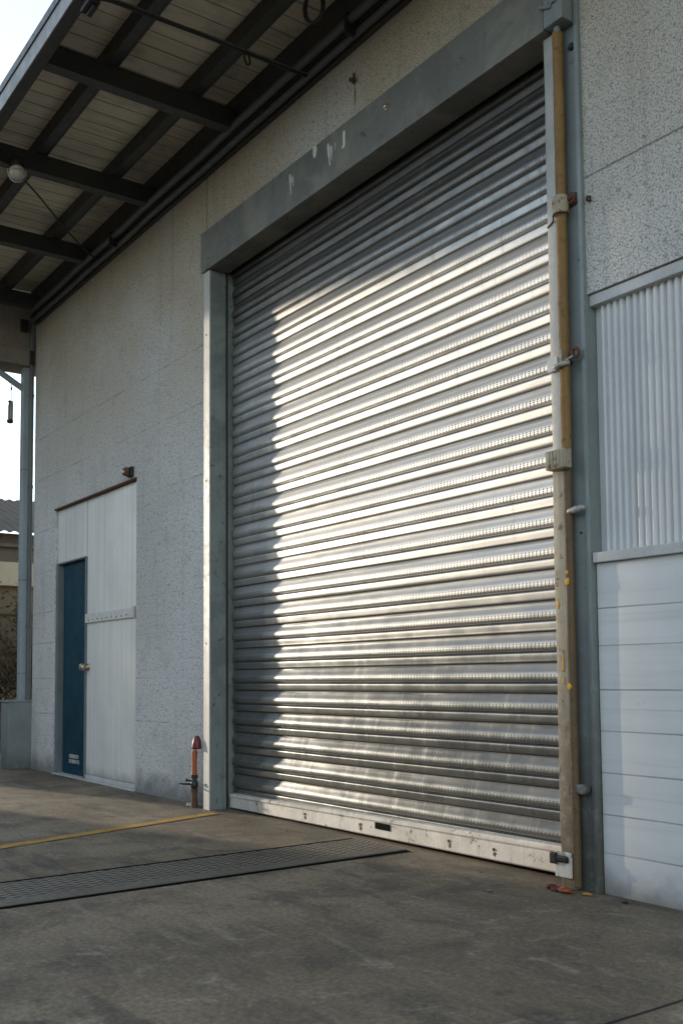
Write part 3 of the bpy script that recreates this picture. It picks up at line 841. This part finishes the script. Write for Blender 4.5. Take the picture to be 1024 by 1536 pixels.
# cables and lamp under the canopy
c1 = thing('cable', (-5.2, -.8, 4.8), 'black cable crossing under the canopy from the edge to the wall', 'cable')
bm = BM(); tube(bm, catmull([(-5.25, -1.47, 4.815), (-5.22, -1.38, 4.83), (-5.19, -1.1, 4.815), (-5.155, -.75, 4.80), (-5.14, -.5, 4.79), (-5.13, -.2, 4.785), (-5.13, -.09, 4.79)], 8), .010, 8)
obj('wire', bm, M['black'], c1, smooth=True)
bm = BM(); tube(bm, catmull([(-5.25, -1.47, 4.835), (-5.21, -1.3, 4.845), (-5.18, -1.0, 4.825), (-5.15, -.75, 4.812), (-5.13, -.4, 4.80), (-5.125, -.09, 4.80)], 8), .006, 8)
obj('wire', bm, M['pipegrey'], c1, smooth=True)
bm = BM(); tube(bm, catmull([(-5.14, -.53, 4.80), (-5.145, -.535, 4.76), (-5.14, -.52, 4.715), (-5.13, -.505, 4.73), (-5.135, -.515, 4.79)], 6), .007, 8)
obj('clip', bm, M['black'], c1, smooth=True)
bm = BM(); box(bm, (-5.36, -1.50, 4.79), (-5.22, -1.43, 4.835), .008); box(bm, (-5.34, -1.47, 4.77), (-5.24, -1.44, 4.79), .004)
obj('bracket', bm, M['black'], c1)
c2 = thing('cable', (-8, -.7, 4.8), 'thin black wire slanting from the canopy lamp to the wall plate', 'cable')
bm = BM(); tube(bm, catmull([(-7.33, -1.30, 4.80), (-7.6, -1.0, 4.765), (-8.1, -.58, 4.77), (-8.5, -.22, 4.79), (-8.62, -.10, 4.82)], 8), .007, 8)
obj('wire', bm, M['black'], c2, smooth=True)
bm = BM(); tube(bm, catmull([(-7.25, -1.47, 4.85), (-7.29, -1.4, 4.80), (-7.33, -1.30, 4.80)], 6), .007, 8)
obj('wire', bm, M['black'], c2, smooth=True)
co = thing('cable_coil', (-4.55, -.42, 4.75), 'loop of black cable hanging under the canopy above the shutter', 'cable coil')
bm = BM()
for k in range(3):
    pts = [(-4.57 + .05 * math.cos(a) + .006 * k, -.41 + .06 * math.cos(a) * .5, 4.80 + (.09 + .004 * k) * math.sin(a)) for a in [2 * math.pi * i / 24 for i in range(24)]]
    tube(bm, pts, .010, 8, closed=True)
obj('loop', bm, M['black'], co, smooth=True)
bm = BM(); tube(bm, [(-4.57, -.41, 4.885), (-4.57, -.41, 5.0)], .008, 8); obj('hanger', bm, M['black'], co)
lm = thing('canopy_lamp', (-7.33, -1.22, 4.8), 'dusty round globe lamp in a wire guard under the canopy beam', 'lamp')
bm = BM(); lathe(bm, [(.045, 0), (.05, .02), (.05, .05)], (-7.33, -1.24, 4.80), n=18); obj('base', bm, M['darkmetal'], lm, smooth='auto')
bm = BM(); blob(bm, (-7.33, -1.24, 4.755), .058, 1, 3, .04, (1, 1, .95)); obj('globe', bm, M['globe'], lm, smooth=True)
bm = BM()
for k in range(4):
    a0 = k * math.pi / 4
    tube(bm, [(-7.33 + .072 * math.cos(a0) * math.cos(t), -1.24 + .072 * math.sin(a0) * math.cos(t), 4.765 - .085 * math.sin(t)) for t in [math.pi * i / 12 for i in range(13)]], .003, 6)
tube(bm, [(-7.33 + .07 * math.cos(a), -1.24 + .07 * math.sin(a), 4.75) for a in [2 * math.pi * i / 18 for i in range(18)]], .003, 6, closed=True)
obj('guard', bm, M['guide'], lm)

# ------------------------------------------------------------------ left end: concrete beam, column, downpipe, plinth
eb = thing('end_beam', (-10.7, -1, 4.3), 'weathered concrete beam closing the far end of the canopy', 'beam')
bm = BM(); box(bm, (-11.0, -3.3, 4.50), (-10.65, .28, 6.0), .012); box(bm, (-10.98, -3.3, 4.33), (-10.615, .28, 4.498), .01)  # unseen outer length and upper height added to block the sun
obj('beam', bm, M['concrete'], eb)
bm = BM(); box(bm, (-10.648, -.16, 4.70), (-10.602, -.08, 4.83), .004); box(bm, (-10.64, -.065, 4.34), (-10.598, -.012, 4.50), .004)
obj('bracket', bm, M['darkmetal'], eb)
pr = thing('sun_blocker_pier', (-12.7, -.9, 0), 'unseen broad concrete pier added beyond the far column to block the sun', 'pier')
bm = BM(); box(bm, (-12.9, -1.76, 0), (-12.5, -.04, 4.9), .015); obj('shaft', bm, M['concrete'], pr)  # unseen pier, added to keep sun off the wall left of the shutter
sc_ = thing('steel_column', (-10.70, -.05, 0), 'slim blue grey steel column at the far corner of the wall', 'column')
bm = BM(); box(bm, (-10.78, -.105, 0), (-10.675, -.012, 4.328), .004)
obj('shaft', bm, M['bluecol'], sc_)
bm = BM(); tube(bm, [(-10.73, -.095, 4.10), (-10.73, -.55, 4.36)], .034, 12)
obj('brace', bm, M['bluecol'], sc_, smooth='auto')
for z in (1.0, 2.0, 3.2):
    bm = BM(); box(bm, (-10.783, -.108, z), (-10.672, -.009, z + .008)); obj('seam', bm, M['doorframe'], sc_)
dp = thing('downpipe', (-10.63, -.02, 0), 'dark grey downpipe in the corner between column and stucco wall', 'downpipe')
bm = BM(); tube(bm, [(-10.632, -.032, .72), (-10.632, -.032, 4.8)], .026, 14); obj('pipe', bm, M['pipegrey'], dp, smooth='auto')
for z in (1.5, 3.0, 4.0):
    bm = BM(); lathe(bm, [(.031, 0), (.033, .012), (.031, .024)], (-10.632, -.032, z), n=14); obj('collar', bm, M['pipegrey'], dp, smooth='auto')
pl = thing('plinth_block', (-10.7, -.1, 0), 'knee high speckled concrete block at the foot of the far column', 'concrete block')
bm = BM(); box(bm, (-10.86, -.245, 0), (-10.602, .05, .70), .012, 3); obj('block', bm, M['plinth'], pl)
bm = BM(); box(bm, (-10.87, -.255, .702), (-10.602, .05, .722), .004); obj('cap', bm, M['plinth'], pl)
ht = thing('hanging_tube', (-10.70, -.235, 3.7), 'slim glass and metal tube hanging on two thin cords from the brace', 'hanging tube')
hx, hy = -10.72, -.233
bm = BM(); tube(bm, [(hx, hy - .012, 3.93), (hx, hy - .012, 4.18)], .003, 6); tube(bm, [(hx, hy + .010, 3.93), (hx, hy + .010, 4.20)], .004, 6)
lathe(bm, [(.006, 4.06), (.012, 4.08), (.006, 4.1)], (hx, hy + .01, 0), n=10)
obj('cord', bm, M['darkmetal'], ht)
bm = BM(); lathe(bm, [(.034, 3.935), (.006, 3.95)], (hx, hy, 0), n=14)
obj('cap', bm, M['darkmetal'], ht, smooth='auto')
bm = BM(); lathe(bm, [(.028, 3.70), (.034, 3.71), (.034, 3.735), (.026, 3.74)], (hx, hy, 0), n=14); obj('cap', bm, M['darkmetal'], ht, smooth='auto')
bm = BM(); lathe(bm, [(.022, 3.74), (.024, 3.76), (.024, 3.88), (.016, 3.93)], (hx, hy, 0), n=14); obj('barrel', bm, M['guide'], ht, smooth='auto')
bm = BM(); tube(bm, [(hx + .018, hy - .018, 3.74), (hx + .018, hy - .018, 3.93)], .006, 6); tube(bm, [(hx + .012, hy + .022, 3.74), (hx + .012, hy + .022, 3.93)], .006, 6)
obj('rod', bm, M['darkmetal'], ht)

# ------------------------------------------------------------------ drain grating in the floor
dg = thing('drain_grating', (-4.55, -1.5, 0), 'diamond mesh steel drain cover running from the shutter across the yard', 'grating')
bm = BM(); box(bm, (-4.80, -7.0, .0015), (-4.43, .0, .0065)); obj('mesh_panel', bm, M['grate'], dg)
bm = BM(); box(bm, (-4.428, -7.0, .001), (-4.325, .0, .010), .002); obj('edge_plate', bm, painted('edge_plate_steel', (.17, .155, .125), (.07, .062, .05), None, .55, .2, .6, .2, 4, 70, .3, streak=False), dg)
bm = BM(); box(bm, (-4.322, -7.0, .0008), (-4.294, .0, .0045)); obj('gap', bm, M['dark'], dg, label='black gap along the near edge')
bm = BM(); box(bm, (-4.838, -7.0, .0008), (-4.803, .0, .0050)); obj('gap', bm, M['dark'], dg, label='thin black gap along the far edge')

# ------------------------------------------------------------------ litter at the foot of the post
def litter(nm, loc, r, mname, lab, seed, group=None, sq=(1, 1, .4), cat='litter'):
    bm = BM(); blob(bm, loc, r, seed, 2, .8, sq)
    o = obj(nm, bm, M[mname], None, origin=(loc[0], loc[1], 0))
    return tag(o, lab, cat, group)
litter('rust_flake', (-3.185, -.088, .010), .026, 'red', 'dark red flake left of the foot of the beige post', 1)
litter('rust_flake', (-3.135, -.108, .010), .024, 'rust', 'brown crumb right in front of the foot of the beige post', 2)
litter('rust_flake', (-3.085, -.112, .012), .030, 'orange', 'orange red flake at the right corner of the post foot', 3)
litter('dry_leaf', (-2.995, -.075, .006), .022, 'yellow', 'yellow leaf at the foot of the grey channel', 4, sq=(1.2, .7, .25))
litter('pebble', (-2.79, -.07, .006), .013, 'darkmetal', 'black pebble at the foot of the white boards', 5)
litter('pebble', (-3.30, -.36, .007), .014, 'concrete', 'tan pebble on the concrete in front of the rail end', 6)
litter('paper_scrap', (-6.80, -.06, .010), .035, 'wpaint', 'white scrap at the wall foot left of the red standpipe', 7, sq=(1.3, .7, .3))
for k in range(16):
    a = random.uniform(-9, -2.6)
    litter('grit', (a, -random.random() ** 2 * .5 - .09, .003), random.uniform(.004, .008), 'concrete', 'tiny stone chip among others along the wall foot', 20 + k, 'stone chips along the wall foot', cat='stone chip')

# ------------------------------------------------------------------ behind, at the far left
nb = thing('neighbour_building', (-21, 4, 0), 'low brown weathered building with a pale ribbed roof beyond the column', 'building')
bm = BM(); box(bm, (-27, 1.2, 0), (-20, 12, 2.76)); obj('wall', bm, M['brownwall'], nb)
bm = BM(); box(bm, (-27, 1.1, 2.763), (-19.85, 12, 3.24), .02); obj('ledge', bm, M['screen'], nb)
bm = BM(); box(bm, (-27, 1.25, 3.243), (-20.05, 12, 3.84)); obj('upper_wall', bm, M['grime'], nb)
bm = BM()
prev = None
for k in range(220):
    y = 1.0 + k * .05
    d = .03 * (1 if k % 4 < 2 else 0)
    a = (bm.verts.new((-19.7, y, 3.80 + d)), bm.verts.new((-24, y, 5.2 + d)))
    if prev: bm.faces.new((prev[0], a[0], a[1], prev[1]))
    prev = a
obj('roof', bm, M['grime'], nb)
for z, w in ((2.2, .05), (1.45, .05), (3.55, .07)):
    bm = BM(); box(bm, (-20.0, 1.3, z), (-19.93, 11.9, z + w), .01); obj('band', bm, M['grime'], nb)
cr = thing('creeper', (-19.9, 2.5, 0), 'dry tangled creeper climbing the brown wall beyond the column', 'creeper')
bm = BM(); tips = []
for k in range(46):
    p = Vector((-19.85, 1.6 + random.random() * 2.6, random.random() * .6))
    pts = [p.copy()]
    dirv = Vector((0, random.uniform(-.7, .7), 1))
    for i in range(9):
        dirv = (dirv + Vector((random.uniform(-.2, .25), random.uniform(-.6, .6), random.uniform(-.4, .35)))).normalized()
        p = p + dirv * .25
        p.x = max(-19.92, min(-19.4, p.x)); p.z = max(.05, p.z)
        pts.append(p.copy()); tips.append(p.copy())
    tube(bm, pts, [.022 - .0018 * i for i in range(10)], 5)
obj('stem', bm, M['twig'], cr)
bm = BM()
for q in tips:
    for j in range(7):
        c = q + Vector((random.uniform(0, .2), random.gauss(0, .14), random.gauss(0, .14)))
        if c.z < .03: continue
        a = Vector((random.gauss(0, 1), random.gauss(0, 1), random.gauss(0, 1))).normalized()
        b = a.orthogonal().normalized(); s = random.uniform(.03, .06)
        v = [bm.verts.new(c + a * s), bm.verts.new(c + b * s * .5), bm.verts.new(c - a * s), bm.verts.new(c - b * s * .5)]
        bm.faces.new(v)
obj('leaves', bm, M['leaf'], cr)
def scrub(loc, h, lab):
    t = thing('scrub_bush', loc, lab, 'bush')
    bm = BM(); tp = []
    for k in range(14):
        a = random.uniform(0, 6.28); e = random.uniform(.3, 1.)
        pts = [Vector(loc)]
        d = Vector((math.cos(a) * (1 - e * .6), math.sin(a) * (1 - e * .6), e))
        for i in range(6):
            d = (d + Vector((random.gauss(0, .2), random.gauss(0, .2), random.gauss(0, .15)))).normalized()
            pts.append(pts[-1] + d * h / 6); tp.append(pts[-1])
        tube(bm, pts, [.012 - .0015 * i for i in range(7)], 5)
    obj('stem', bm, M['twig'], t)
    bm = BM()
    for q in tp:
        for j in range(16):
            c = q + Vector((random.gauss(0, .08), random.gauss(0, .08), random.gauss(0, .08)))
            if c.z < .02: c.z = .03
            a = Vector((random.gauss(0, 1), random.gauss(0, 1), random.gauss(0, 1))).normalized(); b = a.orthogonal().normalized(); s = random.uniform(.015, .035)
            bm.faces.new([bm.verts.new(c + a * s), bm.verts.new(c + b * s * .5), bm.verts.new(c - a * s), bm.verts.new(c - b * s * .5)])
    obj('leaves', bm, M['leaf'], t)
scrub((-13.2, .36, 0), .8, 'dark scrubby bush behind the concrete block')

sw = thing('sun_blocker_wall', (-12.7, -10, 0), 'unseen tall grey rendered wall added at the left to block the sun', 'wall')
bm = BM(); box(bm, (-12.8, -16, 0), (-12.5, -2.79, 6.2)); obj('wall', bm, M['plinth'], sw)  # unseen wall, added to block sun and dim the slat reflections
bm = BM(); box(bm, (-12.85, -16.1, 6.203), (-12.45, -2.78, 6.3), .02); obj('coping', bm, M['darkmetal'], sw)
for y in (-14.5, -11, -7.5):
    bm = BM(); box(bm, (-12.50, y, 2.2), (-12.44, y + 1.8, 3.4), .01); obj('window', bm, M['doorframe'], sw)
    bm = BM(); box(bm, (-12.438, y + .08, 2.28), (-12.43, y + 1.72, 3.32)); obj('pane', bm, M['dark'], sw)

# across the yard, behind the camera: unseen, added to darken what the slats mirror
ow = thing('reflection_warehouse', (-12, -20, 0), 'unseen long low warehouse added across the yard to darken the slat reflections', 'warehouse')
bm = BM(); box(bm, (-46, -30, 0), (24, -19, 5.2)); obj('wall', bm, M['screen'], ow)
bm = BM(); box(bm, (-46.4, -30.4, 5.203), (24.4, -18.5, 5.5), .03); obj('roof', bm, M['darkmetal'], ow)
for k in range(7):
    x = -42 + k * 10
    bm = BM(); box(bm, (x, -18.99, 0), (x + 3.6, -18.93, 3.4), .02)
    for q in range(10): box(bm, (x + .05, -18.929, .1 + q * .33), (x + 3.55, -18.91, .36 + q * .33), .01)
    obj('door', bm, M['steelbeam'], ow)

# ------------------------------------------------------------------ light, sky, camera
AZ, EL = R(16.0), R(8.5)
w = bpy.data.worlds.new('World'); scene.world = w; w.use_nodes = True
nt = w.node_tree; nt.nodes.clear()
sky = nt.nodes.new('ShaderNodeTexSky'); sky.sky_type = 'NISHITA'; sky.sun_disc = False
sun_dir = Vector((-math.cos(AZ) * math.cos(EL), -math.sin(AZ) * math.cos(EL), math.sin(EL)))
sky.sun_elevation = EL
sky.sun_rotation = math.atan2(sun_dir.x, sun_dir.y)
sky.air_density = 1.0; sky.dust_density = .05; sky.ozone_density = 1.5; sky.altitude = 50
bg = nt.nodes.new('ShaderNodeBackground'); bg.inputs[1].default_value = .54
wo = nt.nodes.new('ShaderNodeOutputWorld')
hs = nt.nodes.new('ShaderNodeHueSaturation'); hs.inputs['Saturation'].default_value = .56
nt.links.new(sky.outputs[0], hs.inputs['Color']); nt.links.new(hs.outputs[0], bg.inputs[0]); nt.links.new(bg.outputs[0], wo.inputs[0])
sl = bpy.data.lights.new('sun', 'SUN'); sl.energy = 5.0; sl.angle = R(1.5); sl.color = (1, .86, .68)
so = bpy.data.objects.new('sun', sl); COL.objects.link(so)
so.rotation_euler = (-sun_dir).to_track_quat('-Z', 'Y').to_euler(); so.location = sun_dir * 30

cam = bpy.data.cameras.new('camera'); co_ = bpy.data.objects.new('camera', cam); COL.objects.link(co_)
cam.sensor_width = 36; cam.lens = 35.15625; cam.sensor_fit = 'AUTO'
cam.shift_y = 141.584 / 1536
cam.clip_end = 2000; cam.clip_start = .05
rx = Vector((.57932486, .81505245, -.00849796)); ux = Vector((.05983798, -.03212958, .99769089)); fx = Vector((-.81289737, .57849563, .06738456))
mw = Matrix(((rx.x, ux.x, -fx.x, 0), (rx.y, ux.y, -fx.y, -3.5), (rx.z, ux.z, -fx.z, .97), (0, 0, 0, 1)))
co_.matrix_world = mw
cam.dof.use_dof = True; cam.dof.focus_distance = 5.6; cam.dof.aperture_fstop = 4.5
scene.camera = co_
scene.view_settings.view_transform = 'Standard'; scene.view_settings.look = 'None'
scene.view_settings.exposure = 0; scene.view_settings.gamma = 1
scene.cycles.use_denoising = True
scene.cycles.max_bounces = 8
